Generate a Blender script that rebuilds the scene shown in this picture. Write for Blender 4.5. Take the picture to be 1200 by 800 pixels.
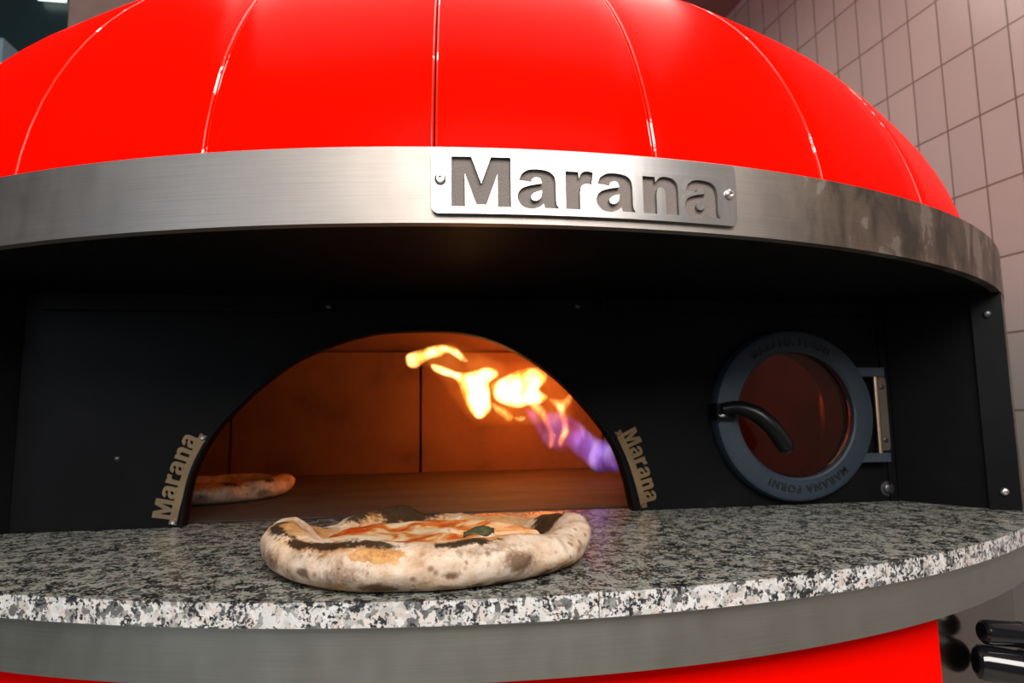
import bpy, bmesh, math, random
from mathutils import Vector, Matrix, noise
from math import sin, cos, pi

for o in list(bpy.data.objects): bpy.data.objects.remove(o)
S = bpy.context.scene
COL = S.collection
ZT = 1.10                       # height of the granite shelf top above the floor
random.seed(7)

# ------------------------------------------------------------------ camera
cam = bpy.data.cameras.new('camera'); cam_o = bpy.data.objects.new('camera', cam); COL.objects.link(cam_o)
cam.sensor_width = 36; cam.lens = 747.7/1200*36; cam.clip_start = 0.02
f_ = Vector((0.14710057, 0.9825434, 0.11388545)); r_ = Vector((0.98911446, -0.14655686, -0.01317844)); u_ = Vector((-0.0037423, -0.1145843, 0.99340648))
M = Matrix((r_, u_, -f_)).transposed().to_4x4(); M.translation = Vector((0, 0, 0.156+ZT))
cam_o.matrix_world = M
cam.dof.use_dof = True; cam.dof.focus_distance = 0.66; cam.dof.aperture_fstop = 6.3
S.camera = cam_o

# ------------------------------------------------------------------ light, world, exposure
S.view_settings.view_transform = 'Standard'; S.view_settings.look = 'None'
S.view_settings.gamma = 1.0; S.view_settings.exposure = 0.0; S.view_settings.use_curve_mapping = False
W = bpy.data.worlds.new('room_light'); S.world = W; W.use_nodes = True
wn = W.node_tree.nodes; wn['Background'].inputs[0].default_value = (0.80, 0.74, 0.68, 1); wn['Background'].inputs[1].default_value = 0.10
def area(name, loc, target, size, sizey, power, col):
    l = bpy.data.lights.new(name, 'AREA'); l.shape = 'RECTANGLE'; l.size = size; l.size_y = sizey; l.energy = power; l.color = col
    o = bpy.data.objects.new(name, l); COL.objects.link(o); o.location = loc
    o.rotation_euler = (Vector(target)-Vector(loc)).to_track_quat('-Z', 'Y').to_euler(); return o
area('ceiling_light', (0.20, -1.1, 2.62), (0.15, 0.9, 1.35), 1.7, 1.15, 86, (1.0, 0.95, 0.90))
area('ceiling_light', (0.1, 1.2, 2.78), (0.1, 1.4, 1.0), 1.6, 1.6, 38, (1.0, 0.88, 0.80))
area('window_light', (-1.9, -1.2, 1.75), (0.2, 0.9, 1.15), 0.8, 0.9, 12, (0.72, 0.86, 1.0))

# ------------------------------------------------------------------ materials
def nt(name):
    m = bpy.data.materials.new(name); m.use_nodes = True
    t = m.node_tree; return m, t, t.nodes['Principled BSDF']
def N(t, kind, **kw):
    n = t.nodes.new(kind)
    for k, v in kw.items():
        if k in n.inputs: n.inputs[k].default_value = v
        else: setattr(n, k, v)
    return n
def ramp(t, stops, fac=None):
    r = t.nodes.new('ShaderNodeValToRGB'); e = r.color_ramp.elements
    while len(e) > 1: e.remove(e[0])
    e[0].position = stops[0][0]; e[0].color = (*stops[0][1], 1)
    for p, c in stops[1:]:
        x = e.new(p); x.color = (*c, 1)
    if fac is not None: t.links.new(fac, r.inputs[0])
    return r
def coords(t, kind='Object', scale=(1, 1, 1)):
    c = t.nodes.new('ShaderNodeTexCoord'); m = t.nodes.new('ShaderNodeMapping'); m.inputs['Scale'].default_value = scale
    t.links.new(c.outputs[kind], m.inputs[0]); return m.outputs[0]
def simple(name, col, rough=0.5, metal=0.0, coat=0.0, spec=0.5, bump=0.0, bscale=60):
    m, t, b = nt(name)
    b.inputs['Roughness'].default_value = rough; b.inputs['Metallic'].default_value = metal
    b.inputs['Coat Weight'].default_value = coat; b.inputs['Specular IOR Level'].default_value = spec
    v = coords(t); n = N(t, 'ShaderNodeTexNoise', Scale=9.0, Detail=5.0); t.links.new(v, n.inputs['Vector'])
    r = ramp(t, [(0.3, tuple(c*0.85 for c in col)), (0.7, tuple(min(1, c*1.1) for c in col))], n.outputs['Fac'])
    t.links.new(r.outputs[0], b.inputs['Base Color'])
    if bump:
        n2 = N(t, 'ShaderNodeTexNoise', Scale=float(bscale), Detail=4.0); t.links.new(v, n2.inputs['Vector'])
        bp = N(t, 'ShaderNodeBump', Strength=bump, Distance=0.002); t.links.new(n2.outputs['Fac'], bp.inputs['Height']); t.links.new(bp.outputs[0], b.inputs['Normal'])
    return m

def red_paint():
    m, t, b = nt('red_paint')
    b.inputs['Base Color'].default_value = (1.0, 0.0025, 0.0, 1); b.inputs['Roughness'].default_value = 0.24
    b.inputs['Specular IOR Level'].default_value = 0.006
    v = coords(t); n = N(t, 'ShaderNodeTexNoise', Scale=300.0, Detail=2.0); t.links.new(v, n.inputs['Vector'])
    bp = N(t, 'ShaderNodeBump', Strength=0.02, Distance=0.001); t.links.new(n.outputs['Fac'], bp.inputs['Height']); t.links.new(bp.outputs[0], b.inputs['Normal'])
    return m
def steel(name, base=(0.62, 0.58, 0.55), rough=0.34, stain=0.5, streak=1.0, use_uv=True, drips_shade=None):
    m, t, b = nt(name); b.inputs['Metallic'].default_value = 1.0
    tc = t.nodes.new('ShaderNodeTexCoord'); src = tc.outputs['UV' if use_uv else 'Object']
    def mapped(sc):
        mp = t.nodes.new('ShaderNodeMapping'); mp.inputs['Scale'].default_value = sc; t.links.new(src, mp.inputs[0]); return mp.outputs[0]
    n1 = N(t, 'ShaderNodeTexNoise', Scale=1.0, Detail=6.0, Roughness=0.7); t.links.new(mapped((7, 750, 7)), n1.inputs['Vector'])
    n2 = N(t, 'ShaderNodeTexNoise', Scale=1.0, Detail=7.0, Roughness=0.6); t.links.new(mapped((3.5, 14, 9)), n2.inputs['Vector'])
    n3 = N(t, 'ShaderNodeTexNoise', Scale=1.0, Detail=3.0); t.links.new(mapped((34, 16, 20)), n3.inputs['Vector'])
    c1 = ramp(t, [(0.35, tuple(c*(1-0.38*stain) for c in base)), (0.65, base)], n2.outputs['Fac'])
    mx = t.nodes.new('ShaderNodeMixRGB'); mx.blend_type = 'MULTIPLY'; mx.inputs[0].default_value = 0.6*streak
    c2 = ramp(t, [(0.3, (0.66, 0.66, 0.66)), (0.7, (1, 1, 1))], n1.outputs['Fac'])
    t.links.new(c1.outputs[0], mx.inputs[1]); t.links.new(c2.outputs[0], mx.inputs[2]); final = mx.outputs[0]
    if drips_shade is not None:       # drip stains, plus darkening painted in for the ring's dim right side
        nd = N(t, 'ShaderNodeTexNoise', Scale=1.0, Detail=5.0, Roughness=0.55, Distortion=0.4); t.links.new(mapped((22, 11, 1)), nd.inputs['Vector'])
        rd = ramp(t, [(0.40, (0.30, 0.285, 0.265)), (0.50, (0.52, 0.47, 0.41)), (0.585, (0.62, 0.56, 0.49)), (0.60, (0.95, 0.92, 0.88))], nd.outputs['Fac'])
        sx = t.nodes.new('ShaderNodeSeparateXYZ'); t.links.new(src, sx.inputs[0])
        mk = t.nodes.new('ShaderNodeMapRange'); mk.inputs[1].default_value = drips_shade; mk.inputs[2].default_value = drips_shade+0.14; t.links.new(sx.outputs[0], mk.inputs[0])
        m3 = t.nodes.new('ShaderNodeMixRGB'); m3.blend_type = 'MULTIPLY'; t.links.new(mk.outputs[0], m3.inputs[0]); t.links.new(final, m3.inputs[1]); t.links.new(rd.outputs[0], m3.inputs[2]); final = m3.outputs[0]
    t.links.new(final, b.inputs['Base Color'])
    rr = t.nodes.new('ShaderNodeMapRange'); rr.inputs[1].default_value = 0.3; rr.inputs[2].default_value = 0.7
    rr.inputs[3].default_value = rough*0.95; rr.inputs[4].default_value = rough*(1.04+0.15*stain); t.links.new(n3.outputs['Fac'], rr.inputs[0]); t.links.new(rr.outputs[0], b.inputs['Roughness'])
    bp = N(t, 'ShaderNodeBump', Strength=0.12*streak, Distance=0.0006); t.links.new(n1.outputs['Fac'], bp.inputs['Height']); t.links.new(bp.outputs[0], b.inputs['Normal'])
    return m
def chip_glint_edge():
    m, t, b = nt('chip_glint_panel_edge'); v = coords(t)
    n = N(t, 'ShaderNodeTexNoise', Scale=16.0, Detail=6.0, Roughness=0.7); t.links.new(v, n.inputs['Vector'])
    r = ramp(t, [(0.585, (0.95, 0.01, 0.0)), (0.60, (0.80, 0.62, 0.58))], n.outputs['Fac']); t.links.new(r.outputs[0], b.inputs['Base Color'])  # pale paint chips, doubling as painted highlights along the seams
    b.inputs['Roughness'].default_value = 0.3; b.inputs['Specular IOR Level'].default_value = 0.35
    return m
def granite(name, polished=True):
    m, t, b = nt(name); v = coords(t)
    dn = N(t, 'ShaderNodeTexNoise', Scale=90.0, Detail=4.0); t.links.new(v, dn.inputs['Vector'])
    ad = t.nodes.new('ShaderNodeMixRGB'); ad.blend_type = 'LINEAR_LIGHT'; ad.inputs[0].default_value = 0.010; t.links.new(v, ad.inputs[1]); t.links.new(dn.outputs['Color'], ad.inputs[2])
    vo = N(t, 'ShaderNodeTexVoronoi', Scale=165.0); t.links.new(ad.outputs[0], vo.inputs['Vector'])
    sep = t.nodes.new('ShaderNodeSeparateColor'); t.links.new(vo.outputs['Color'], sep.inputs[0])
    base = ramp(t, [(0.0, (0.50, 0.49, 0.47)), (0.36, (0.66, 0.66, 0.65)), (0.58, (0.60, 0.50, 0.45)), (0.72, (0.40, 0.40, 0.38)), (0.80, (0.24, 0.24, 0.225)), (0.93, (0.12, 0.12, 0.12))], sep.outputs[0]); base.color_ramp.interpolation = 'LINEAR'
    n2 = N(t, 'ShaderNodeTexNoise', Scale=300.0, Detail=5.0, Roughness=0.66); t.links.new(v, n2.inputs['Vector'])
    big = N(t, 'ShaderNodeTexNoise', Scale=60.0, Detail=2.0); t.links.new(v, big.inputs['Vector'])
    sm = t.nodes.new('ShaderNodeMath'); sm.operation = 'MULTIPLY_ADD'; sm.inputs[1].default_value = 0.55; t.links.new(big.outputs['Fac'], sm.inputs[0]); t.links.new(n2.outputs['Fac'], sm.inputs[2])
    k = ramp(t, [(0.815, (0, 0, 0)), (0.835, (1, 1, 1))] if not polished else [(0.79, (0, 0, 0)), (0.83, (1, 1, 1))], sm.outputs[0])
    mx = t.nodes.new('ShaderNodeMixRGB'); t.links.new(k.outputs[0], mx.inputs[0]); t.links.new(base.outputs[0], mx.inputs[1]); mx.inputs[2].default_value = (0.022, 0.024, 0.028, 1)
    pm = t.nodes.new('ShaderNodeMixRGB'); pm.blend_type = 'MULTIPLY'; pm.inputs[0].default_value = 1.0; pm.inputs[2].default_value = (0.47, 0.50, 0.455, 1) if polished else (1, 1, 1, 1)      # painted-in dark hood reflection on the top, with some deepening from polish
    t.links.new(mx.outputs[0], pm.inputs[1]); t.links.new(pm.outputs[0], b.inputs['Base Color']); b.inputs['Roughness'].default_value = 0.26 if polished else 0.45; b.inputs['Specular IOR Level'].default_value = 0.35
    bp = N(t, 'ShaderNodeBump', Strength=0.04 if polished else 0.25, Distance=0.001); t.links.new(n2.outputs['Fac'], bp.inputs['Height']); t.links.new(bp.outputs[0], b.inputs['Normal'])
    return m
def tiles():
    m, t, b = nt('wall_tiles')
    c = t.nodes.new('ShaderNodeTexCoord'); mp = t.nodes.new('ShaderNodeMapping'); t.links.new(c.outputs['UV'], mp.inputs[0])
    br = t.nodes.new('ShaderNodeTexBrick'); br.offset = 0; br.squash = 1
    for k_, v_ in (('Scale', 1.0), ('Brick Width', 0.0968), ('Row Height', 0.196), ('Mortar Size', 0.0026), ('Mortar Smooth', 0.35), ('Bias', 0.0)): br.inputs[k_].default_value = v_
    br.inputs['Color1'].default_value = (0.268, 0.248, 0.235, 1); br.inputs['Color2'].default_value = (0.292, 0.27, 0.256, 1); br.inputs['Mortar'].default_value = (0.11, 0.075, 0.062, 1)
    t.links.new(mp.outputs[0], br.inputs['Vector']); t.links.new(br.outputs['Color'], b.inputs['Base Color'])
    b.inputs['Roughness'].default_value = 0.28
    n = N(t, 'ShaderNodeTexNoise', Scale=14.0, Detail=2.0); t.links.new(c.outputs['UV'], n.inputs['Vector'])
    sub = t.nodes.new('ShaderNodeMath'); sub.operation = 'MULTIPLY_ADD'; sub.inputs[1].default_value = -1.0; t.links.new(br.outputs['Fac'], sub.inputs[0])
    ml = t.nodes.new('ShaderNodeMath'); ml.operation = 'MULTIPLY'; ml.inputs[1].default_value = 0.5; t.links.new(n.outputs['Fac'], ml.inputs[0]); t.links.new(ml.outputs[0], sub.inputs[2])
    bp = N(t, 'ShaderNodeBump', Strength=0.7, Distance=0.003); t.links.new(sub.outputs[0], bp.inputs['Height']); t.links.new(bp.outputs[0], b.inputs['Normal'])
    return m
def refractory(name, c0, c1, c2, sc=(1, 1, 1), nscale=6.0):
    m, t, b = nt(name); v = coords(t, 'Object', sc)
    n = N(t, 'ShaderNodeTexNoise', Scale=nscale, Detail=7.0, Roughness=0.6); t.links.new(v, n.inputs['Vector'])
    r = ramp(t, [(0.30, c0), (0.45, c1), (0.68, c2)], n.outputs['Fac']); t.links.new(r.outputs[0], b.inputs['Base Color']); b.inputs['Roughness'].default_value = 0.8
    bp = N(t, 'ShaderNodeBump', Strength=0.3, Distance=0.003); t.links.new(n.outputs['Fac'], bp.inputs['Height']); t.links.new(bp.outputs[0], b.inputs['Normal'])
    return m
def black_metal():
    m, t, b = nt('black_painted_metal'); v = coords(t)
    n = N(t, 'ShaderNodeTexNoise', Scale=5.0, Detail=6.0, Roughness=0.65); t.links.new(v, n.inputs['Vector'])
    r = ramp(t, [(0.38, (0.0018, 0.0018, 0.0022)), (0.62, (0.0035, 0.0035, 0.0045)), (0.80, (0.012, 0.011, 0.012))], n.outputs['Fac']); t.links.new(r.outputs[0], b.inputs['Base Color'])
    b.inputs['Roughness'].default_value = 0.55; b.inputs['Specular IOR Level'].default_value = 0.11
    n2 = N(t, 'ShaderNodeTexNoise', Scale=400.0); t.links.new(v, n2.inputs['Vector'])
    bp = N(t, 'ShaderNodeBump', Strength=0.1, Distance=0.001); t.links.new(n2.outputs['Fac'], bp.inputs['Height']); t.links.new(bp.outputs[0], b.inputs['Normal'])
    return m
def fire(name, cols, dens, scale=22.0, thr=(0.32, 0.62)):
    m = bpy.data.materials.new(name); m.use_nodes = True; t = m.node_tree; t.nodes.clear()
    out = t.nodes.new('ShaderNodeOutputMaterial'); em = t.nodes.new('ShaderNodeEmission')
    v = coords(t, 'Object', (1.0, 1.0, 0.6)); n = N(t, 'ShaderNodeTexNoise', Scale=scale, Detail=2.0, Distortion=0.6); t.links.new(v, n.inputs['Vector'])
    mr = t.nodes.new('ShaderNodeMapRange'); mr.inputs[1].default_value = thr[0]; mr.inputs[2].default_value = thr[1]; mr.inputs[3].default_value = dens*0.25; mr.inputs[4].default_value = dens
    t.links.new(n.outputs['Fac'], mr.inputs[0]); t.links.new(mr.outputs[0], em.inputs['Strength'])
    r = ramp(t, cols, n.outputs['Fac']); t.links.new(r.outputs[0], em.inputs['Color']); t.links.new(em.outputs[0], out.inputs['Volume'])
    return m

RED = red_paint()
CHIP_GLINT = chip_glint_edge()
STEEL = steel('brushed_steel', (0.385, 0.345, 0.315), 0.48, 0.3, drips_shade=0.20)
STEEL_LOW = steel('dull_brushed_steel', (0.52, 0.52, 0.48), 0.42, 0.2, 0.8)
STEEL_BODY = steel('satin_steel_sheet', (0.42, 0.36, 0.32), 0.16, 0.3, 0.5)
PLATE = steel('polished_plate_steel', (0.40, 0.385, 0.375), 0.32, 0.4, 0.8)
PLATE_B = simple('etched_plate_back', (0.16, 0.13, 0.115), 0.6, 0.0, bump=0.5, bscale=700)
DARKEDGE = simple('dark_gap', (0.02, 0.015, 0.012), 0.8)
GRAN = granite('polished_shaded_granite'); GRANR = granite('rough_sawn_granite', False)
TILE = tiles()
BLACK = black_metal()
LETTER = steel('sooty_letter_steel', (0.34, 0.235, 0.135), 0.42, 0.7, 0.2, False)
SCREW = simple('screw_steel', (0.7, 0.66, 0.62), 0.28, 1.0)
DKSCREW = simple('dark_screw_steel', (0.10, 0.10, 0.105), 0.4, 0.9)
CAST = simple('painted_cast_iron', (0.026, 0.040, 0.058), 0.42, 0.2, bump=0.5, bscale=700)
BRASS = simple('worn_brass_steel', (0.75, 0.52, 0.33), 0.3, 1.0)
BAKE = simple('black_bakelite', (0.004, 0.004, 0.005), 0.3, 0, 0, 0.25)
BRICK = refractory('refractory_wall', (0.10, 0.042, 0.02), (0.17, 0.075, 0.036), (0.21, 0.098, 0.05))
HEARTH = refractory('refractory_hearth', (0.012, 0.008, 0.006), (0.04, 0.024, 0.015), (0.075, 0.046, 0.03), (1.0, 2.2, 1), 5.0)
GLOSSBLK = simple('glossy_black_plastic', (0.006, 0.006, 0.008), 0.10, 0, 0.6)

# ------------------------------------------------------------------ object helpers
roots = {}
def put(name, me, mat, parent=None, origin=(0, 0, 0), smooth=False):
    """me is in shelf coordinates (z = 0 is the granite top)."""
    org = Vector(origin)
    if parent is not None: org = Vector(parent['_org'])
    me.transform(Matrix.Translation(-org))
    if mat is not None:
        for mm in (mat if isinstance(mat, (list, tuple)) else [mat]): me.materials.append(mm)
    o = bpy.data.objects.new(name, me); COL.objects.link(o)
    o['_org'] = tuple(org)
    if parent is not None: o.parent = parent
    else: o.location = org + Vector((0, 0, ZT))
    if smooth:
        for p in me.polygons: p.use_smooth = True
    me.name = name
    return o
def bm_mesh(bm, name='m'):
    bmesh.ops.recalc_face_normals(bm, faces=bm.faces)
    me = bpy.data.meshes.new(name); bm.to_mesh(me); bm.free(); return me
def put_bm(name, bm, mat, parent=None, origin=(0, 0, 0), smooth=False, angle=None):
    me = bm_mesh(bm, name); o = put(name, me, mat, parent, origin, smooth)
    if angle is not None: me.shade_smooth() if hasattr(me, 'shade_smooth') else None; me.set_sharp_from_angle(angle=angle)
    return o
def thing(name, label, cat, org, group=None):
    o = bpy.data.objects.new(name, None); COL.objects.link(o); o.location = Vector(org)+Vector((0, 0, ZT)); o['_org'] = tuple(org)
    o.empty_display_size = 0.1; tag(o, label, cat, group); return o
def tag(o, label, cat, group=None):
    o['label'] = label; o['category'] = cat
    if group: o['group'] = group
    return o
def struct(o): o['kind'] = 'structure'; return o
def box(bm, x0, x1, y0, y1, z0, z1, M4=None):
    vs = [bm.verts.new(v) for v in ((x0,y0,z0),(x1,y0,z0),(x1,y1,z0),(x0,y1,z0),(x0,y0,z1),(x1,y0,z1),(x1,y1,z1),(x0,y1,z1))]
    for f in ((0,3,2,1),(4,5,6,7),(0,1,5,4),(1,2,6,5),(2,3,7,6),(3,0,4,7)): bm.faces.new([vs[i] for i in f])
    if M4 is not None:
        for v in vs: v.co = M4 @ v.co
    return vs
def bevel(bm, w, seg=2, ang=0.5):
    es = [e for e in bm.edges if len(e.link_faces) == 2 and e.calc_face_angle(0) > ang]
    bmesh.ops.bevel(bm, geom=es, offset=w, segments=seg, profile=0.5, affect='EDGES')
def tube(bm, pts, rad, seg=20, cap=True):
    pts = [Vector(p) for p in pts]; rings = []
    prev = None
    for i, p in enumerate(pts):
        d = (pts[min(i+1, len(pts)-1)] - pts[max(i-1, 0)]).normalized()
        if prev is None: a = d.orthogonal().normalized()
        else: a = (prev - d*prev.dot(d)).normalized()
        prev = a; b = d.cross(a); r = rad[i] if isinstance(rad, (list, tuple)) else rad
        rings.append([bm.verts.new(p + (a*cos(t)+b*sin(t))*r) for t in [2*pi*k/seg for k in range(seg)]])
    for A, B in zip(rings, rings[1:]):
        for k in range(seg): bm.faces.new((A[k], A[(k+1) % seg], B[(k+1) % seg], B[k]))
    if cap: bm.faces.new(rings[0][::-1]); bm.faces.new(rings[-1])
def lathe(bm, prof, centre, axis, seg=40):
    """prof: list of (radius, offset along axis)"""
    ax = Vector(axis).normalized(); a = ax.orthogonal().normalized(); b = ax.cross(a); c = Vector(centre); rings = []
    for r, h in prof:
        if r < 1e-6: rings.append([bm.verts.new(c+ax*h)])
        else: rings.append([bm.verts.new(c+ax*h+(a*cos(2*pi*k/seg)+b*sin(2*pi*k/seg))*r) for k in range(seg)])
    for A, B in zip(rings, rings[1:]):
        for k in range(seg):
            k2 = (k+1) % seg
            if len(A) == 1 and len(B) == 1: continue
            if len(A) == 1: bm.faces.new((A[0], B[k2], B[k]))
            elif len(B) == 1: bm.faces.new((A[k], A[k2], B[0]))
            else: bm.faces.new((A[k], A[k2], B[k2], B[k]))
def spline(pts, n=8, closed=False):
    out = []; P = [Vector(p) for p in pts]; L = len(P)
    rng = range(L) if closed else range(L-1)
    for i in rng:
        p0 = P[(i-1) % L] if closed else P[max(i-1, 0)]; p1 = P[i]; p2 = P[(i+1) % L]; p3 = P[(i+2) % L] if closed else P[min(i+2, L-1)]
        for k in range(n):
            t = k/n
            out.append(0.5*((2*p1)+(p2-p0)*t+(2*p0-5*p1+4*p2-p3)*t*t+(3*p1-p0-3*p2+p3)*t**3))
    if not closed: out.append(P[-1])
    return out

# oven geometry
CX, CY = 0.1275, 1.8328
R_RING, Z_RB, Z_RT = 1.2431, 0.3384, 0.4139
R_G, T_G = 1.2654, 0.0225
YP = 1.0122
A_OPEN = 0.685
def pol(a, r, z): return Vector((CX + r*sin(a), CY - r*cos(a), z))
def arc_shell(a0, a1, n, r0, r1, z0, z1, uv=True):
    """curved solid wall between angles, with uv = (arc length, height)"""
    bm = bmesh.new(); ul = bm.loops.layers.uv.new('UVMap'); full = abs((a1-a0)-2*pi) < 1e-6
    cols = []
    for i in range(n+1 if not full else n):
        a = a0+(a1-a0)*i/n
        cols.append([bm.verts.new(pol(a, r1, z0)), bm.verts.new(pol(a, r1, z1)), bm.verts.new(pol(a, r0, z1)), bm.verts.new(pol(a, r0, z0))])
    m = len(cols)
    for i in range(n):
        A = cols[i]; B = cols[(i+1) % m]
        for j in range(4): bm.faces.new((A[j], B[j], B[(j+1) % 4], A[(j+1) % 4]))
    if not full:
        bm.faces.new(cols[0]); bm.faces.new(cols[-1][::-1])
    for f in bm.faces:
        angs = [math.atan2(l.vert.co.x-CX, CY-l.vert.co.y) for l in f.loops]
        for l, a in zip(f.loops, angs):
            if max(angs)-min(angs) > pi and a < 0: a += 2*pi
            l[ul].uv = (a*r1, l.vert.co.z)
    return bm

# ------------------------------------------------------------------ structure: the room
def quad(name, pts, mat, uvs=None, thick=0.0):
    bm = bmesh.new(); vs = [bm.verts.new(p) for p in pts]; f = bm.faces.new(vs)
    ul = bm.loops.layers.uv.new('UVMap')
    if uvs:
        for l, u in zip(f.loops, uvs): l[ul].uv = u
    n = (Vector(pts[1])-Vector(pts[0])).cross(Vector(pts[2])-Vector(pts[0])).normalized()
    r = bmesh.ops.extrude_face_region(bm, geom=[f]); 
    for v in [g for g in r['geom'] if isinstance(g, bmesh.types.BMVert)]: v.co -= n*thick
    me = bpy.data.meshes.new(name); bm.to_mesh(me); bm.free()
    # move the room into shelf coordinates and tag it
    o = put(name, me, mat); return struct(o)
WY = -0.08317
wd = Vector((sin(WY), cos(WY), 0)); wnm = Vector((cos(WY), -sin(WY), 0))
ZF, ZC = -ZT, 1.792+0.156
def wpt(s, z, d=1.6): return wnm*d + wd*s + Vector((0, 0, z))
S0, S1 = -2.6, 4.2
# uv: grout lines at s = 1.1995 + k*0.0968, z = 0.934 + k*0.196
def wuv(s, z): return (s-1.1995+0.0968*60, z-0.934+0.196*20)
quad('wall_right', [wpt(S0, ZF), wpt(S1, ZF), wpt(S1, ZC), wpt(S0, ZC)], TILE, [wuv(S0, ZF), wuv(S1, ZF), wuv(S1, ZC), wuv(S0, ZC)], -0.08)
FLOORM = refractory('floor_tiles', (0.30, 0.31, 0.27), (0.36, 0.37, 0.32), (0.42, 0.42, 0.37), nscale=3.0)
CEILM = simple('ceiling_paint', (0.20, 0.165, 0.15), 0.8)
BACKM = simple('dark_wall_paint', (0.045, 0.06, 0.062), 0.5)
PIL = simple('taupe_wall_paint', (0.30, 0.235, 0.205), 0.6)
XL = -4.2; YB = 4.1
XR0 = (1.6 - wnm.y*(-2.6))/wnm.x; XR1 = (1.6-wnm.y*YB)/wnm.x
quad('floor', [(XL, -2.6, ZF), (XR0, -2.6, ZF), (XR1, YB, ZF), (XL, YB, ZF)], FLOORM, None, 0.08)
quad('ceiling', [(XL, -0.45, ZC), (XL, YB, ZC), (XR1, YB, ZC), (XR0-0.12, -0.45, ZC)], CEILM, None, 0.08)
quad('wall_back', [(XL, YB, ZF), (XR1, YB, ZF), (XR1, YB, ZC), (XL, YB, ZC)], BACKM, None, -0.08)
quad('wall_left', [(XL, -2.6, ZF), (XL, YB, ZF), (XL, YB, ZC), (XL, -2.6, ZC)], BACKM, None, 0.08)

# ------------------------------------------------------------------ THE OVEN
oven = thing('pizza_oven', 'large round red domed pizza oven with a brushed steel ring and black arched mouth', 'oven', (CX, CY, -ZT))
# dome: gores between seams
DCX_ = 0.108     # the dome sits slightly off the ring centre
NG = 33; DA = 2*pi/NG; SEAM0 = -0.0754-2*DA
def dome_r(z): return 1.226*math.sqrt(max(0, 1-((z-0.36)/0.75)**2))
def dpol(a, r, z): return Vector((DCX_ + r*sin(a), CY - r*cos(a), z))
def dome_panel(k):
    a0 = SEAM0+DA*k; gap = 0.0011
    bm = bmesh.new(); rows = []
    zs = [0.4095+ (1.09-0.4095)*sin(pi/2*i/30) for i in range(31)]
    def row(z, din=0.0, squeeze=0.0):
        r = dome_r(z)-din; h = DA/2-(gap+squeeze)/max(r, 0.05); h = max(h, 0.002)
        am = a0+DA/2; out = []
        for j in range(7):
            tt = -1+2*j/6; a = am+h*tt
            chord = r*cos(h)/cos(h*tt); rr = 0.55*chord + 0.45*r     # sheets are only slightly rolled
            out.append(bm.verts.new(dpol(a, rr, z)))
        return out
    for z in zs: rows.append(row(z))
    for A, B in zip(rows, rows[1:]):
        for j in range(6): bm.faces.new((A[j], A[j+1], B[j+1], B[j]))
    bm.normal_update()
    # folded edges: extrude the side boundaries inward
    r = bmesh.ops.extrude_edge_only(bm, edges=[e for e in bm.edges if len(e.link_faces) == 1])
    for v in [g for g in r['geom'] if isinstance(g, bmesh.types.BMVert)]:
        c = Vector((DCX_, CY, 0.36)); d = (c-v.co).normalized(); v.co += d*0.014
    es = [e for e in bm.edges if len(e.link_faces) == 2 and e.calc_face_angle(0) > 0.8]
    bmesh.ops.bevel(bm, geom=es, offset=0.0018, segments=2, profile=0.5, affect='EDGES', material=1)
    put_bm('dome_panel', bm, [RED, CHIP_GLINT], oven, smooth=True, angle=0.9)
for k in range(NG): dome_panel(k)
bm = bmesh.new()       # dark liner sheet behind the gores
lathe(bm, [(dome_r(z)-0.016, z) for z in [0.40+ (1.07-0.40)*sin(pi/2*i/16) for i in range(17)]]+[(0, 1.075)], (DCX_, CY, 0), (0, 0, 1), 96)
put_bm('dome_liner', bm, DARKEDGE, oven, smooth=True)
bm = bmesh.new(); lathe(bm, [(0.16, 1.06), (0.16, 1.10), (0.13, 1.11), (0.13, 1.85)], (CX, CY, 0), (0, 0, 1), 48)
put_bm('flue_pipe', bm, STEEL_LOW, oven, smooth=True, angle=0.6)

# upper steel ring (full circle), slightly proud of the dome base
bm = arc_shell(-pi, pi, 300, R_RING-0.012, R_RING, Z_RB, Z_RT); put_bm('steel_ring', bm, STEEL, oven, smooth=True, angle=0.6)
# drum shell around the back, closed at the sides of the mouth
bm = arc_shell(A_OPEN, 2*pi-A_OPEN, 240, R_RING-0.014, R_RING-0.001, -T_G, Z_RB); put_bm('drum_shell', bm, STEEL, oven, smooth=True, angle=0.6)
# band below the granite
bm = arc_shell(-pi, pi, 300, R_RING-0.02, R_G-0.011, -0.0744, -T_G-0.0012); put_bm('lower_steel_band', bm, STEEL_LOW, oven, smooth=True, angle=0.6)
# lower body: steel cylinder with red front panels
bm = arc_shell(-pi, pi, 240, 1.185, 1.215, -1.0, -0.0744); put_bm('lower_body', bm, STEEL_BODY, oven, smooth=True, angle=0.6)
for a0, a1 in ((-0.80, 0.412),):
    bm = arc_shell(a0, a1, 60, 1.2155, 1.2215, -0.93, -0.079); bevel(bm, 0.0015, 2, 0.8); put_bm('front_panel', bm, RED, oven, smooth=True, angle=0.6)
for s in (1,):
    bm = arc_shell(s*0.4155-0.0030, s*0.4155+0.0030, 2, 1.2152, 1.2168, -0.94, -0.076); put_bm('panel_gap', bm, DARKEDGE, oven)
bm = arc_shell(-pi, pi, 120, 1.10, 1.17, -ZT, -1.0); put_bm('plinth', bm, BLACK, oven, smooth=True, angle=0.6)

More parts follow.
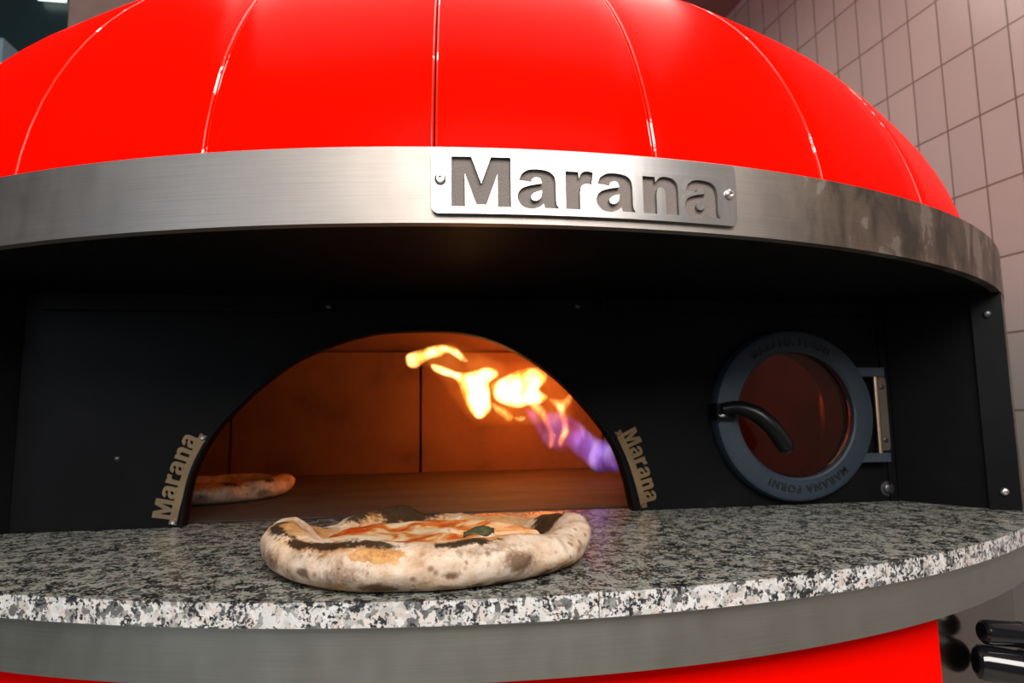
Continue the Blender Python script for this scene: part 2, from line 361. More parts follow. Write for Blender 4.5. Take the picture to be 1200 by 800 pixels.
# hood underside
def mouth_outline(r, n=60):
    """front arc of the mouth then the panel line"""
    arc = [pol(-A_OPEN+2*A_OPEN*i/n, r, 0) for i in range(n+1)]
    return arc
XPL, XPR = CX-0.6955, CX+0.6955
bm = bmesh.new()
arc = mouth_outline(R_RING-0.013)
vs = [bm.verts.new((p.x, p.y, Z_RB+0.004)) for p in arc] + [bm.verts.new((XPR, YP+0.01, Z_RB+0.004)), bm.verts.new((XPL, YP+0.01, Z_RB+0.004))]
f = bm.faces.new(vs); r = bmesh.ops.extrude_face_region(bm, geom=[f])
for v in [g for g in r['geom'] if isinstance(g, bmesh.types.BMVert)]: v.co.z += 0.006
put_bm('hood_underside', bm, BLACK, oven)
# rail pieces where the underside meets the panel
for x0, x1, z0 in ((XPL+0.03, -0.16, 0.022), (0.30, XPR-0.03, 0.018)):
    bm = bmesh.new(); box(bm, x0, x1, YP-0.014, YP, Z_RB-z0, Z_RB+0.003); bevel(bm, 0.0015, 1); put_bm('hood_rail', bm, BLACK, oven)
# arch contour in the panel plane (x, z)
ARCH = [(-0.3345, 0.0), (-0.3320, 0.020), (-0.3280, 0.055), (-0.3176, 0.0918), (-0.2955, 0.134), (-0.2690, 0.1660), (-0.2345, 0.2010), (-0.1869, 0.2379), (-0.1456, 0.2585), (-0.1189, 0.2692), (-0.0945, 0.2768), (-0.058, 0.2850), (0.0016, 0.2884), (0.0564, 0.2876), (0.096, 0.2812), (0.124, 0.2722), (0.153, 0.2590), (0.1950, 0.2340), (0.2370, 0.2000), (0.2705, 0.1638), (0.2945, 0.1341), (0.3165, 0.1002), (0.3290, 0.0666), (0.3375, 0.0333), (0.3435, 0.0)]
arch = [(p.x, p.y) for p in spline([(x, z, 0) for x, z in ARCH], 5)]
DCX, DCZ, DR = 0.6290, 0.1500, 0.112     # porthole centre and hole radius

def curve_fill(loops, extrude, name='c'):
    """planar even-odd fill of closed loops in xy, extruded symmetrically in z; returns a mesh"""
    cu = bpy.data.curves.new(name, 'CURVE'); cu.dimensions = '2D'; cu.fill_mode = 'BOTH'; cu.extrude = extrude
    for lp in loops:
        sp = cu.splines.new('POLY'); sp.points.add(len(lp)-1); sp.use_cyclic_u = True
        for p, q in zip(sp.points, lp): p.co = (q[0], q[1], 0, 1)
    o = bpy.data.objects.new(name, cu); COL.objects.link(o); dg = bpy.context.evaluated_depsgraph_get(); dg.update()
    me = bpy.data.meshes.new_from_object(o.evaluated_get(dg)); bpy.data.objects.remove(o); bpy.data.curves.remove(cu); me.materials.clear()
    return me
XZ = Matrix(((1, 0, 0, 0), (0, 0, -1, 0), (0, 1, 0, 0), (0, 0, 0, 1)))      # curve xy -> world xz, extrude along -y
outer = [(XPL, 0.0004)] + [(x, max(z, 0.0004)) for x, z in arch] + [(XPR, 0.0004), (XPR, Z_RB+0.003), (XPL, Z_RB+0.003)]
hole = [(DCX+DR*cos(2*pi*k/64), DCZ+DR*sin(2*pi*k/64)) for k in range(64)]
me = curve_fill([outer, hole], 0.006); me.transform(Matrix.Translation((0, YP+0.006, 0)) @ XZ); put('mouth_panel', me, BLACK, oven)
# arch trim: a rolled black lip around the opening
bm = bmesh.new(); prev = None
pts = [Vector((x, 0, z)) for x, z in arch]; rings = []
for i, p in enumerate(pts):
    d = (pts[min(i+1, len(pts)-1)]-pts[max(i-1, 0)]).normalized(); nrm = Vector((-d.z, 0, d.x))
    if nrm.dot(p-Vector((0, 0, 0.05))) < 0: nrm = -nrm
    y0 = YP-0.004
    rings.append([bm.verts.new(Vector((p.x, 0, max(p.z, 0.0005)))+nrm*a+Vector((0, y, 0))) for a, y in ((0.0, YP+0.018), (0.0, y0), (0.0012, y0-0.003), (0.0055, y0-0.003), (0.0065, y0), (0.0065, YP+0.018))])
for A, B in zip(rings, rings[1:]):
    for j in range(6): bm.faces.new((A[j], A[(j+1) % 6], B[(j+1) % 6], B[j]))
bm.faces.new(rings[0]); bm.faces.new(rings[-1][::-1])
for v in bm.verts: v.co.z = max(v.co.z, 0.0005)
put_bm('arch_trim', bm, BLACK, oven)

# side walls of the mouth and front flanges
for s in (-1, 1):
    p0 = Vector((XPR if s > 0 else XPL, YP, 0)); p1 = pol(s*A_OPEN, R_RING-0.03, 0); d = (p1-p0).normalized(); nn = Vector((d.y, -d.x, 0))*s
    bm = bmesh.new(); a = [p0, p1, p1+nn*0.004, p0+nn*0.004]
    lo = [bm.verts.new((q.x, q.y, 0.0006)) for q in a]; hi = [bm.verts.new((q.x, q.y, Z_RB+0.003)) for q in a]
    bm.faces.new(lo[::-1]); bm.faces.new(hi)
    for j in range(4): bm.faces.new((lo[j], lo[(j+1) % 4], hi[(j+1) % 4], hi[j]))
    put_bm('mouth_side_wall', bm, BLACK, oven)
    q0 = pol(s*(A_OPEN-0.0075), R_RING-0.040, 0); q1 = pol(s*(A_OPEN-0.0012), R_RING-0.0002, 0); d = (q1-q0).normalized(); back = Vector((-d.y, d.x, 0))*s
    bm = bmesh.new(); a = [q0, q1, q1+back*0.003, q0+back*0.003]
    lo = [bm.verts.new((q.x, q.y, 0.0006)) for q in a]; hi = [bm.verts.new((q.x, q.y, Z_RB+0.003)) for q in a]
    bm.faces.new(lo[::-1]); bm.faces.new(hi)
    for j in range(4): bm.faces.new((lo[j], lo[(j+1) % 4], hi[(j+1) % 4], hi[j]))
    fl = put_bm('mouth_flange', bm, BLACK, oven)
    fn = Vector((d.y, -d.x, 0))*1.0
    if fn.y > 0: fn = -fn
    for z in (0.305, 0.028):
        bm = bmesh.new(); lathe(bm, [(0.0, 0.0045), (0.003, 0.0045), (0.0058, 0.003), (0.0062, 0), (0.0062, -0.002)], (q0+q1)/2+Vector((0, 0, z)), fn, 20)
        put_bm('screw', bm, SCREW if z < 0.1 else DKSCREW, fl, smooth=True)
# loose details on the mouth panel: vertical fold strip, screws
bm = bmesh.new(); box(bm, XPR-0.020, XPR-0.017, YP-0.003, YP+0.001, 0.0006, Z_RB-0.02); put_bm('panel_fold', bm, BLACK, oven)
bm = bmesh.new(); lathe(bm, [(0.0, 0.006), (0.0045, 0.006), (0.007, 0.0045), (0.0075, 0.0015), (0.0125, 0.001), (0.0125, -0.001)], (0.800, YP, 0.0215), (0, -1, 0), 28); put_bm('bolt', bm, DKSCREW, oven, smooth=True, angle=0.6)
for x, z in ((-0.135, 0.325), (0.262, 0.333), (-0.43, 0.10)):
    bm = bmesh.new(); lathe(bm, [(0.0, 0.003), (0.003, 0.0025), (0.0045, 0)], (x, YP-(0.014 if x < 0.2 and z > .2 else 0), z), (0, -1, 0), 14); put_bm('bolt', bm, DKSCREW, oven, smooth=True)

# ------------------------------------------------------------------ lettering (drawn glyphs, cap height 1)
def seg(items):
    """items: ('l', pts) straight runs, ('c', pts) smooth runs"""
    out = []
    for kind, pts in items:
        if kind == 'l': out += [tuple(p) for p in pts]
        else: out += [(v.x, v.y) for v in spline([(x, y, 0) for x, y in pts], 5)]
    res = []
    for p in out:
        if not res or (abs(p[0]-res[-1][0])+abs(p[1]-res[-1][1])) > 1e-4: res.append(p)
    return res
G_M = ([seg([('l', [(0, 0), (0, 1), (0.40, 1), (0.60, 0.46), (0.80, 1), (1.20, 1), (1.20, 0), (0.93, 0), (0.93, 0.66), (0.70, 0.04), (0.50, 0.04), (0.27, 0.66), (0.27, 0)])])], 1.20)
G_A = ([seg([('l', [(0.84, 0), (0.56, 0)]), ('c', [(0.53, 0.09), (0.43, 0.015), (0.28, -0.02), (0.10, 0.03), (0.0, 0.20), (0.07, 0.37), (0.25, 0.45), (0.50, 0.50)]), ('c', [(0.50, 0.52), (0.465, 0.60), (0.385, 0.62), (0.31, 0.59), (0.28, 0.52)]), ('l', [(0.03, 0.55)]), ('c', [(0.09, 0.68), (0.22, 0.765), (0.42, 0.785), (0.64, 0.75), (0.755, 0.65), (0.785, 0.50)]), ('l', [(0.785, 0.16)]), ('c', [(0.80, 0.07), (0.84, 0.0)])]),
        seg([('c', [(0.50, 0.36), (0.35, 0.31), (0.275, 0.23), (0.31, 0.155), (0.40, 0.15), (0.48, 0.22), (0.50, 0.33)])])], 0.84)
G_R = ([seg([('l', [(0, 0), (0, 0.77), (0.27, 0.77), (0.275, 0.63)]), ('c', [(0.28, 0.64), (0.34, 0.75), (0.43, 0.79), (0.52, 0.785), (0.58, 0.765)]), ('l', [(0.54, 0.52)]), ('c', [(0.52, 0.525), (0.43, 0.53), (0.33, 0.48), (0.295, 0.34)]), ('l', [(0.295, 0)])])], 0.56)
G_N = ([seg([('l', [(0, 0), (0, 0.77), (0.27, 0.77), (0.275, 0.65)]), ('c', [(0.28, 0.66), (0.37, 0.755), (0.50, 0.79), (0.67, 0.755), (0.765, 0.65), (0.785, 0.50)]), ('l', [(0.785, 0), (0.495, 0), (0.495, 0.42)]), ('c', [(0.49, 0.46), (0.455, 0.535), (0.39, 0.56), (0.32, 0.52), (0.295, 0.42)]), ('l', [(0.295, 0)])])], 0.79)
WORD = [G_M, G_A, G_R, G_A, G_N, G_A]

# nameplate on the ring. glyph positions measured along the ring (angle), heights in m
NP0, NP1, NZ0, NZ1 = -0.0920, 0.1615, 0.3462, 0.4110
starts = [(-0.0768, -0.0312), (-0.0262, 0.0062), (0.0119, 0.0335), (0.0365, 0.0690), (0.0758, 0.1070), (0.1124, 0.1450)]
def rrect(x0, x1, y0, y1, r, n=6):
    out = []
    for cx, cy, a in ((x1-r, y0+r, -pi/2), (x1-r, y1-r, 0), (x0+r, y1-r, pi/2), (x0+r, y0+r, pi)):
        out += [(cx+r*cos(a+pi/2*i/n), cy+r*sin(a+pi/2*i/n)) for i in range(n+1)]
    return out
loops = [rrect(NP0*R_RING, NP1*R_RING, NZ0, NZ1, 0.007)]
for (g, w), (a0, a1) in zip(WORD, starts):
    k = (a1-a0)*R_RING/w
    for lp in g: loops.append([(a0*R_RING+x*k, 0.3532+y*0.0492) for x, y in lp])
def bend(me, r):
    bm = bmesh.new(); bm.from_mesh(me)
    x = NP0*R_RING+0.01
    while x < NP1*R_RING:
        bmesh.ops.bisect_plane(bm, geom=bm.verts[:]+bm.edges[:]+bm.faces[:], plane_co=(x, 0, 0), plane_no=(1, 0, 0)); x += 0.01
    ul = bm.loops.layers.uv.new('UVMap')
    for f in bm.faces:
        for l in f.loops: l[ul].uv = (l.vert.co.x, l.vert.co.y)
    for v in bm.verts:
        a = v.co.x/R_RING; v.co = pol(a, r+v.co.z, v.co.y)
    bm.to_mesh(me); bm.free(); return me
plate = put('nameplate', bend(curve_fill(loops, 0.0019), R_RING+0.0031), PLATE, oven); plate['label'] = 'polished steel nameplate with the cut-out word Marana'
put('plate_backing', bend(curve_fill([rrect(NP0*R_RING+0.0006, NP1*R_RING-0.0006, NZ0+0.0006, NZ1-0.0006, 0.007)], 0.0005), R_RING+0.0006), PLATE_B, plate)
for a, z in ((-0.0852, 0.3797), (0.1546, 0.3796)):
    n = Vector((sin(a), -cos(a), 0)); bm = bmesh.new()
    lathe(bm, [(0.0, 0.0012), (0.0022, 0.0012), (0.0022, 0.0035), (0.0036, 0.0035), (0.0052, 0.0022), (0.0056, 0.0), (0.0056, -0.001)], pol(a, R_RING+0.005, z), n, 24)
    put_bm('screw', bm, SCREW, plate, smooth=True, angle=0.5)

# arched letter strips beside the mouth
def letter_strip(side):
    # baseline follows the arch edge; text runs upward on the left, downward on the right
    if side < 0: base = spline([(-0.3440, 0.0035, 0), (-0.3395, 0.030, 0), (-0.3310, 0.066, 0), (-0.3205, 0.098, 0), (-0.3065, 0.1305, 0)], 20)
    else: base = spline([(0.3175, 0.1250, 0), (0.3310, 0.096, 0), (0.3430, 0.064, 0), (0.3520, 0.030, 0), (0.3575, 0.003, 0)], 20)
    L = [0.0]
    for a, b in zip(base, base[1:]): L.append(L[-1]+(b-a).length)
    tot = L[-1]
    def warp(u, v):
        u = min(max(u, 0), tot)
        for i in range(len(L)-1):
            if L[i+1] >= u: break
        t = (u-L[i])/(L[i+1]-L[i]); p = base[i].lerp(base[i+1], t); d = (base[min(i+2, len(base)-1)]-base[max(i-1, 0)]).normalized()
        n = Vector((-d.y, d.x, 0))           # left of travel = away from the opening, on both sides
        return p+n*v
    sw = 0.0105; cap = 0.0255
    seq = WORD; widths = [g[1] for g in seq]; gap = 0.10
    total = sum(widths)+gap*5; usable = tot-0.014; ks = usable/total
    me_list = []
    # strip
    n = 30; lp = [(tot*i/n, 0.0) for i in range(n+1)]+[(tot*(n-i)/n, sw) for i in range(n+1)]
    bmall = bmesh.new()
    def add(loops, ext):
        lw = [[tuple(warp(x, y)[:2]) for x, y in lp2] for lp2 in loops]
        m = curve_fill(lw, ext); bmall.from_mesh(m); bpy.data.meshes.remove(m)
    def dens(lp2):
        out = []
        for a, b in zip(lp2, lp2[1:]+lp2[:1]):
            for k in range(3): out.append((a[0]+(b[0]-a[0])*k/3, a[1]+(b[1]-a[1])*k/3))
        return out
    add([lp], 0.0012)
    u = 0.007
    for g, w in seq:
        add([dens([(u+x*ks, sw-0.0010+y*cap) for x, y in lp2]) for lp2 in g], 0.00118); u += (w+gap)*ks
    me = bpy.data.meshes.new('strip'); bmall.to_mesh(me); bmall.free()
    me.transform(Matrix.Translation((0, YP-0.0022, 0)) @ XZ)
    o = put('letter_strip', me, LETTER, oven); o['label'] = 'tan steel strip with cut-out letters reading Marana'
    for u in (0.004, tot-0.004):
        p = warp(u, 0.0045 if side > 0 or u > 0.05 else 0.0045); bm = bmesh.new()
        lathe(bm, [(0, 0.0010), (0.0018, 0.0010), (0.0018, 0.0024), (0.0030, 0.0024), (0.0042, 0.001), (0.0044, -0.0005)], (p.x, YP-0.0034, max(p.y, 0.005)), (0, -1, 0), 20)
        put_bm('screw', bm, SCREW if side < 0 else LETTER, o, smooth=True, angle=0.5)
letter_strip(-1); letter_strip(1)

# ------------------------------------------------------------------ porthole door
pd = bmesh.new()
lathe(pd, [(0.1045, 0.004), (0.1045, 0.020), (0.1075, 0.0225), (0.112, 0.0215), (0.134, 0.0215), (0.1405, 0.0185), (0.1435, 0.012), (0.1435, 0.001), (0.1045, 0.001), (0.1045, 0.004)], (DCX, YP, DCZ), (0, -1, 0), 96)
door = put_bm('inspection_door', pd, CAST, oven, smooth=True, angle=0.5); door['label'] = 'round blue-grey cast porthole door'
for z0, z1 in ((0.213, 0.228), (0.0685, 0.083)):
    bm = bmesh.new(); x0 = DCX+0.10
    vs = box(bm, x0, 0.797, YP-0.019, YP-0.005, z0, z1); bevel(bm, 0.003, 2); put_bm('hinge_lug', bm, CAST, door, smooth=True, angle=0.6)
for zz in (1, -1):      # shoulders that blend the ring into the lugs
    bm = bmesh.new()
    if zz > 0: pr = [(0.712, 0.2645), (0.728, 0.2400), (0.745, 0.2280), (0.762, 0.2235), (0.762, 0.2140), (0.740, 0.2140), (0.715, 0.2300)]
    else: pr = [(0.712, 0.0345), (0.728, 0.0560), (0.745, 0.0680), (0.762, 0.0725), (0.762, 0.0820), (0.740, 0.0820), (0.715, 0.0700)]
    lo = [bm.verts.new((x, YP-0.018, z)) for x, z in pr]; hi = [bm.verts.new((x, YP-0.006, z)) for x, z in pr]
    bm.faces.new(lo); bm.faces.new(hi[::-1])
    for j in range(len(pr)): k = (j+1) % len(pr); bm.faces.new((lo[j], lo[k], hi[k], hi[j]))
    put_bm('hinge_shoulder', bm, CAST, door)
bm = bmesh.new(); tube(bm, [(0.7835, YP-0.012, 0.078), (0.7835, YP-0.012, 0.218)], 0.0042, 18); put_bm('hinge_pin', bm, BRASS, door, smooth=True, angle=0.6)
bm = bmesh.new(); box(bm, 0.7875, 0.8095, YP-0.005, YP-0.0006, 0.086, 0.2125)
es = [e for e in bm.edges if abs(e.verts[0].co.y-e.verts[1].co.y) > 0.003 and e.verts[0].co.x > 0.8]; bmesh.ops.bevel(bm, geom=es, offset=0.006, segments=4, affect='EDGES', profile=0.5)
leaf = put_bm('hinge_leaf', bm, steel('hinge_steel', (0.30, 0.26, 0.22), 0.4, 0.5, 0.2, False), oven)
for z in (0.104, 0.195):
    bm = bmesh.new(); lathe(bm, [(0, 0.001), (0.002, 0.0012), (0.0042, 0.001), (0.0045, -0.001)], (0.8010, YP-0.0052, z), (0, -1, 0), 16); put_bm('screw', bm, DKSCREW, leaf, smooth=True)
gm, gt, gb = nt('amber_glass'); gb.inputs['Base Color'].default_value = (0.26, 0.13, 0.06, 1); gb.inputs['Transmission Weight'].default_value = 1.0; gb.inputs['Roughness'].default_value = 0.06; gb.inputs['IOR'].default_value = 1.3
bm = bmesh.new(); lathe(bm, [(0, 0.010), (0.1044, 0.010), (0.1044, 0.005), (0, 0.005)], (DCX, YP, DCZ), (0, -1, 0), 64); put_bm('glass_pane', bm, gm, door, smooth=True, angle=0.5)
# raised text around the ring
def ring_text(txt, a_mid, rad, size):
    cu = bpy.data.curves.new('t', 'FONT'); cu.size = size; cu.extrude = 0.0008; cu.offset = 0.0004; cu.space_character = 1.25; cu.align_x = 'CENTER'; cu.body = txt; cu.resolution_u = 3
    o = bpy.data.objects.new('t', cu); COL.objects.link(o); dg = bpy.context.evaluated_depsgraph_get(); dg.update()
    me = bpy.data.meshes.new_from_object(o.evaluated_get(dg)); bpy.data.objects.remove(o); bpy.data.curves.remove(cu); me.materials.clear()
    for v in me.vertices:
        a = a_mid-v.co.x/rad; r = rad+v.co.y; z = v.co.z
        v.co = Vector((DCX+r*cos(a), YP-0.0222-z, DCZ+r*sin(a)))
    return me
for am in (pi/2+0.05, -pi/2+0.12):
    me = ring_text('MARANA FORNI', am, 0.1165, 0.0165); put('raised_lettering', me, simple('sooty_cast_letters', (0.010, 0.013, 0.016), 0.5, 0.3), door)
# latch and curved handle
bm = bmesh.new(); box(bm, 0.482, 0.512, YP-0.030, YP-0.001, 0.143, 0.170); bevel(bm, 0.004, 2); put_bm('latch_block', bm, BAKE, door, smooth=True, angle=0.6)
hp = spline([(0.492, YP-0.028, 0.160), (0.512, YP-0.040, 0.1625), (0.535, YP-0.052, 0.154), (0.556, YP-0.060, 0.134), (0.571, YP-0.064, 0.112), (0.580, YP-0.066, 0.094)], 6)
bm = bmesh.new(); n = len(hp); rad = [0.0100+0.0035*min(1, i/(n*0.5)) for i in range(n)]; rad[-1] = 0.0095; rad[-2] = 0.0115; rad[0] = 0.006
tube(bm, hp, rad, 22); put_bm('door_handle', bm, BAKE, door, smooth=True, angle=0.8)
bm = bmesh.new(); lathe(bm, [(0, -0.002), (0.0035, -0.002), (0.004, 0.003), (0.0066, 0.0028), (0.0076, 0), (0.0076, -0.004)], hp[-1]+Vector((0, -0.001, 0.0015)), (0.15, -0.7, -0.7), 20); put_bm('handle_cap', bm, DKSCREW, door, smooth=True)
bm = bmesh.new(); tube(bm, [(0.484, YP-0.033, 0.150), (0.497, YP-0.033, 0.150)], 0.003, 12); put_bm('latch_pin', bm, SCREW, door, smooth=True)

# ------------------------------------------------------------------ baking chamber
YBK = 1.85
def slab(x0, x1, z0, z1, y=YBK):
    bm = bmesh.new(); box(bm, x0+0.0035, x1-0.0035, y, y+0.05, z0, z1); bevel(bm, 0.004, 2); return bm
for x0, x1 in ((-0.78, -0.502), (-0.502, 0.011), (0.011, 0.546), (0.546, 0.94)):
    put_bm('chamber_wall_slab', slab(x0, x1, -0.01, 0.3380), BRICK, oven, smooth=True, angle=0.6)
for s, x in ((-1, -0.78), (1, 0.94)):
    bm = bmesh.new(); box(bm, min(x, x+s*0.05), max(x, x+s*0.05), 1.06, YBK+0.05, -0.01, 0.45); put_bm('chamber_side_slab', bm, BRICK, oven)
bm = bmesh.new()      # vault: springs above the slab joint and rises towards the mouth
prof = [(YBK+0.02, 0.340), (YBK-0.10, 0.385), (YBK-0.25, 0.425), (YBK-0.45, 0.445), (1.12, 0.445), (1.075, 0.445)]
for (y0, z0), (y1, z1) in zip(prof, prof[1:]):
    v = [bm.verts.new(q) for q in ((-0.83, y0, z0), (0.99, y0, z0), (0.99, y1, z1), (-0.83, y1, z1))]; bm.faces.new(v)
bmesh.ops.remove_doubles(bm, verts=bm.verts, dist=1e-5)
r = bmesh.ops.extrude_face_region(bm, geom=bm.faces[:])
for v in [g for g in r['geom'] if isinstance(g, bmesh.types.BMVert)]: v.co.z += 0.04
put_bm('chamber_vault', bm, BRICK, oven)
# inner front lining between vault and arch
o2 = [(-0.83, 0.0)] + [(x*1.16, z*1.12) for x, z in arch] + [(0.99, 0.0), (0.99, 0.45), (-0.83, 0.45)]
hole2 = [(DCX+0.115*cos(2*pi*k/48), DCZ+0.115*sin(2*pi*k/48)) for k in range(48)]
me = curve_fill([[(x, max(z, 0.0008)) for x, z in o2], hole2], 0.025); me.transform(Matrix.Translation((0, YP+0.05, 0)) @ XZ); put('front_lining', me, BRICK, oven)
bm = bmesh.new(); tube(bm, [(0.92, 1.33, 0.0), (0.92, 1.33, 0.33)], 0.02, 20); put_bm('gas_burner', bm, simple('heated_steel', (0.45, 0.33, 0.25), 0.5, 0.8), oven, smooth=True)
# hearth stone
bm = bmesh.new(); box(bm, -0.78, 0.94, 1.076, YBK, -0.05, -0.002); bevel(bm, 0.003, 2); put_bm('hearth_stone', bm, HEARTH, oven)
bm = bmesh.new(); box(bm, -0.78, 0.94, 1.066, 1.0755, -0.05, -0.004); put_bm('hearth_gap_shade', bm, BLACK, oven)  # black strip on the hearth front, stands in for the shaded gap
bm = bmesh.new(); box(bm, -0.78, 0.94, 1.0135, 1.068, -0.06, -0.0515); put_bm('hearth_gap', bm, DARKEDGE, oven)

# ------------------------------------------------------------------ granite shelf, two slabs
def granite_slab(a0, a1, label):
    n = max(8, int((a1-a0)/0.008)); bm = bmesh.new()
    arc = [pol(a0+(a1-a0)*i/n, R_G, 0) for i in range(n+1)]
    back = []
    if a1 > 0.5: back = [(XPR+0.115, YP-0.064, 0), (XPR+0.002, YP+0.022, 0)]
    xj = pol(0.0253, 0.9, 0)
    def joint_at(y):
        a = 0.0253; r = (CY-y)/cos(a); return CX+r*sin(a)
    g = 0.0004
    if a1 > 0.5: pts = arc + [pol(a1, R_RING-0.06, 0), Vector((XPR-0.003, YP-0.0008, 0)), Vector((0.3475, YP-0.0008, 0)), Vector((0.3475, YP+0.028, 0)), Vector((joint_at(YP)+g, YP+0.028, 0))]
    else: pts = arc + [Vector((joint_at(YP)-g, YP+0.028, 0)), Vector((-0.3415, YP+0.028, 0)), Vector((-0.3415, YP-0.0008, 0)), Vector((XPL+0.003, YP-0.0008, 0)), pol(a0, R_RING-0.06, 0)]
    top = [bm.verts.new((p.x, p.y, 0)) for p in pts]; bot = [bm.verts.new((p.x, p.y, -T_G)) for p in pts]
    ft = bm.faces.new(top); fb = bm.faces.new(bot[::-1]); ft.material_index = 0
    for i in range(len(pts)):
        j = (i+1) % len(pts); f = bm.faces.new((top[i], top[j], bot[j], bot[i])); f.material_index = 1
    bm.normal_update()
    es = [e for e in bm.edges if e.verts[0].co.z == 0 and e.verts[1].co.z == 0 and all((Vector((v.co.x-CX, v.co.y-CY)).length > R_G-0.001) for v in e.verts)]
    bmesh.ops.bevel(bm, geom=es, offset=0.0014, segments=2, profile=0.5, affect='EDGES', material=1)
    bmesh.ops.triangulate(bm, faces=[f for f in bm.faces if len(f.verts) > 4])
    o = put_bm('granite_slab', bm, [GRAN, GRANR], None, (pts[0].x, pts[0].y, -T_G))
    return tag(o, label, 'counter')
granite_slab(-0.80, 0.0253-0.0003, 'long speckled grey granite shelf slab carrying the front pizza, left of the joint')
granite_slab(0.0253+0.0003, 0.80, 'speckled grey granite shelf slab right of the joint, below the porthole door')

# ------------------------------------------------------------------ pizza
def dough_material(name, dim=1.0):
    m, t, b = nt(name); v = coords(t)
    def attr(n):
        a = t.nodes.new('ShaderNodeAttribute'); a.attribute_name = n; return a.outputs['Fac']
    n1 = N(t, 'ShaderNodeTexNoise', Scale=34.0, Detail=6.0, Roughness=0.65); t.links.new(v, n1.inputs['Vector'])
    n2 = N(t, 'ShaderNodeTexNoise', Scale=150.0, Detail=6.0, Roughness=0.75); t.links.new(v, n2.inputs['Vector'])
    vo = N(t, 'ShaderNodeTexVoronoi', Scale=75.0); t.links.new(v, vo.inputs['Vector'])
    base = ramp(t, [(0.32, (0.36, 0.21, 0.12)), (0.45, (0.55, 0.39, 0.27)), (0.56, (0.64, 0.50, 0.38)), (0.70, (0.72, 0.60, 0.49))], n1.outputs['Fac'])
    def math_(op, a, b_, c=None):
        k = t.nodes.new('ShaderNodeMath'); k.operation = op
        for i, q in enumerate((a, b_, c)):
            if q is None: continue
            if isinstance(q, (int, float)): k.inputs[i].default_value = q
            else: t.links.new(q, k.inputs[i])
        return k.outputs[0]
    def mixc(fac, a, colr):
        mx = t.nodes.new('ShaderNodeMixRGB'); t.links.new(fac, mx.inputs[0]); t.links.new(a, mx.inputs[1])
        if isinstance(colr, tuple): mx.inputs[2].default_value = (*colr, 1)
        else: t.links.new(colr, mx.inputs[2])
        return mx.outputs[0]
    def step(val, lo, hi):
        r = t.nodes.new('ShaderNodeMapRange'); r.inputs[1].default_value = lo; r.inputs[2].default_value = hi; t.links.new(val, r.inputs[0]); return r.outputs[0]
    # small leopard spots
    spots = math_('SUBTRACT', 0.30, vo.outputs['Distance']); sel = N(t, 'ShaderNodeTexNoise', Scale=20.0, Detail=1.0); t.links.new(v, sel.inputs['Vector'])
    sp = math_('MULTIPLY', step(math_('MULTIPLY_ADD', n2.outputs['Fac'], 0.12, spots), 0.08, 0.26), step(sel.outputs['Fac'], 0.42, 0.56))
    col = mixc(math_('MULTIPLY', sp, 0.75), base.outputs[0], (0.20, 0.10, 0.05))
    # golden toast, then char
    g = attr('gold'); g2 = step(math_('ADD', g, math_('MULTIPLY_ADD', n2.outputs['Fac'], 2.4, -1.2)), 0.30, 0.62)
    gc = ramp(t, [(0.38, (0.30, 0.10, 0.014)), (0.50, (0.46, 0.20, 0.035)), (0.62, (0.60, 0.34, 0.11))], n2.outputs['Fac'])
    col = mixc(math_('MULTIPLY', g2, 0.85), col, gc.outputs[0])
    br = attr('brown'); b2 = step(math_('ADD', br, math_('MULTIPLY_ADD', n2.outputs['Fac'], 1.6, -0.8)), 0.25, 0.85)
    col = mixc(math_('MULTIPLY', b2, 0.85), col, (0.10, 0.045, 0.022))
    c = attr('char'); c2 = step(math_('ADD', c, math_('MULTIPLY_ADD', n2.outputs['Fac'], 2.4, -1.2)), 0.30, 0.70)
    col = mixc(math_('MULTIPLY', c2, 0.93), col, (0.007, 0.0035, 0.002))
    t.links.new(col, b.inputs['Base Color']); b.inputs['Roughness'].default_value = 0.8; b.inputs['Specular IOR Level'].default_value = 0.15
    hs = math_('ADD', n2.outputs['Fac'], math_('MULTIPLY', n1.outputs['Fac'], 1.5))
    bp = N(t, 'ShaderNodeBump', Strength=0.7, Distance=0.0016); t.links.new(hs, bp.inputs['Height']); t.links.new(bp.outputs[0], b.inputs['Normal'])
    return m
DOUGH = dough_material('blistered_dough')
def topping_material():
    m, t, b = nt('tomato_and_mozzarella'); v = coords(t)
    n = N(t, 'ShaderNodeTexNoise', Scale=24.0, Detail=3.0, Distortion=0.8); t.links.new(v, n.inputs['Vector'])
    n2 = N(t, 'ShaderNodeTexNoise', Scale=150.0, Detail=3.0); t.links.new(v, n2.inputs['Vector'])
    r = ramp(t, [(0.38, (0.42, 0.05, 0.006)), (0.46, (0.50, 0.13, 0.015)), (0.53, (0.66, 0.42, 0.20)), (0.64, (0.74, 0.60, 0.42))], n.outputs['Fac'])
    k = ramp(t, [(0.62, (0, 0, 0)), (0.68, (1, 1, 1))], n2.outputs['Fac'])
    mx = t.nodes.new('ShaderNodeMixRGB'); t.links.new(k.outputs[0], mx.inputs[0]); t.links.new(r.outputs[0], mx.inputs[1]); mx.inputs[2].default_value = (0.50, 0.20, 0.05, 1)
    t.links.new(mx.outputs[0], b.inputs['Base Color']); b.inputs['Roughness'].default_value = 0.5; b.inputs['Specular IOR Level'].default_value = 0.25
    bp = N(t, 'ShaderNodeBump', Strength=0.5, Distance=0.002); t.links.new(n.outputs['Fac'], bp.inputs['Height']); t.links.new(bp.outputs[0], b.inputs['Normal'])
    return m
TOP = topping_material()
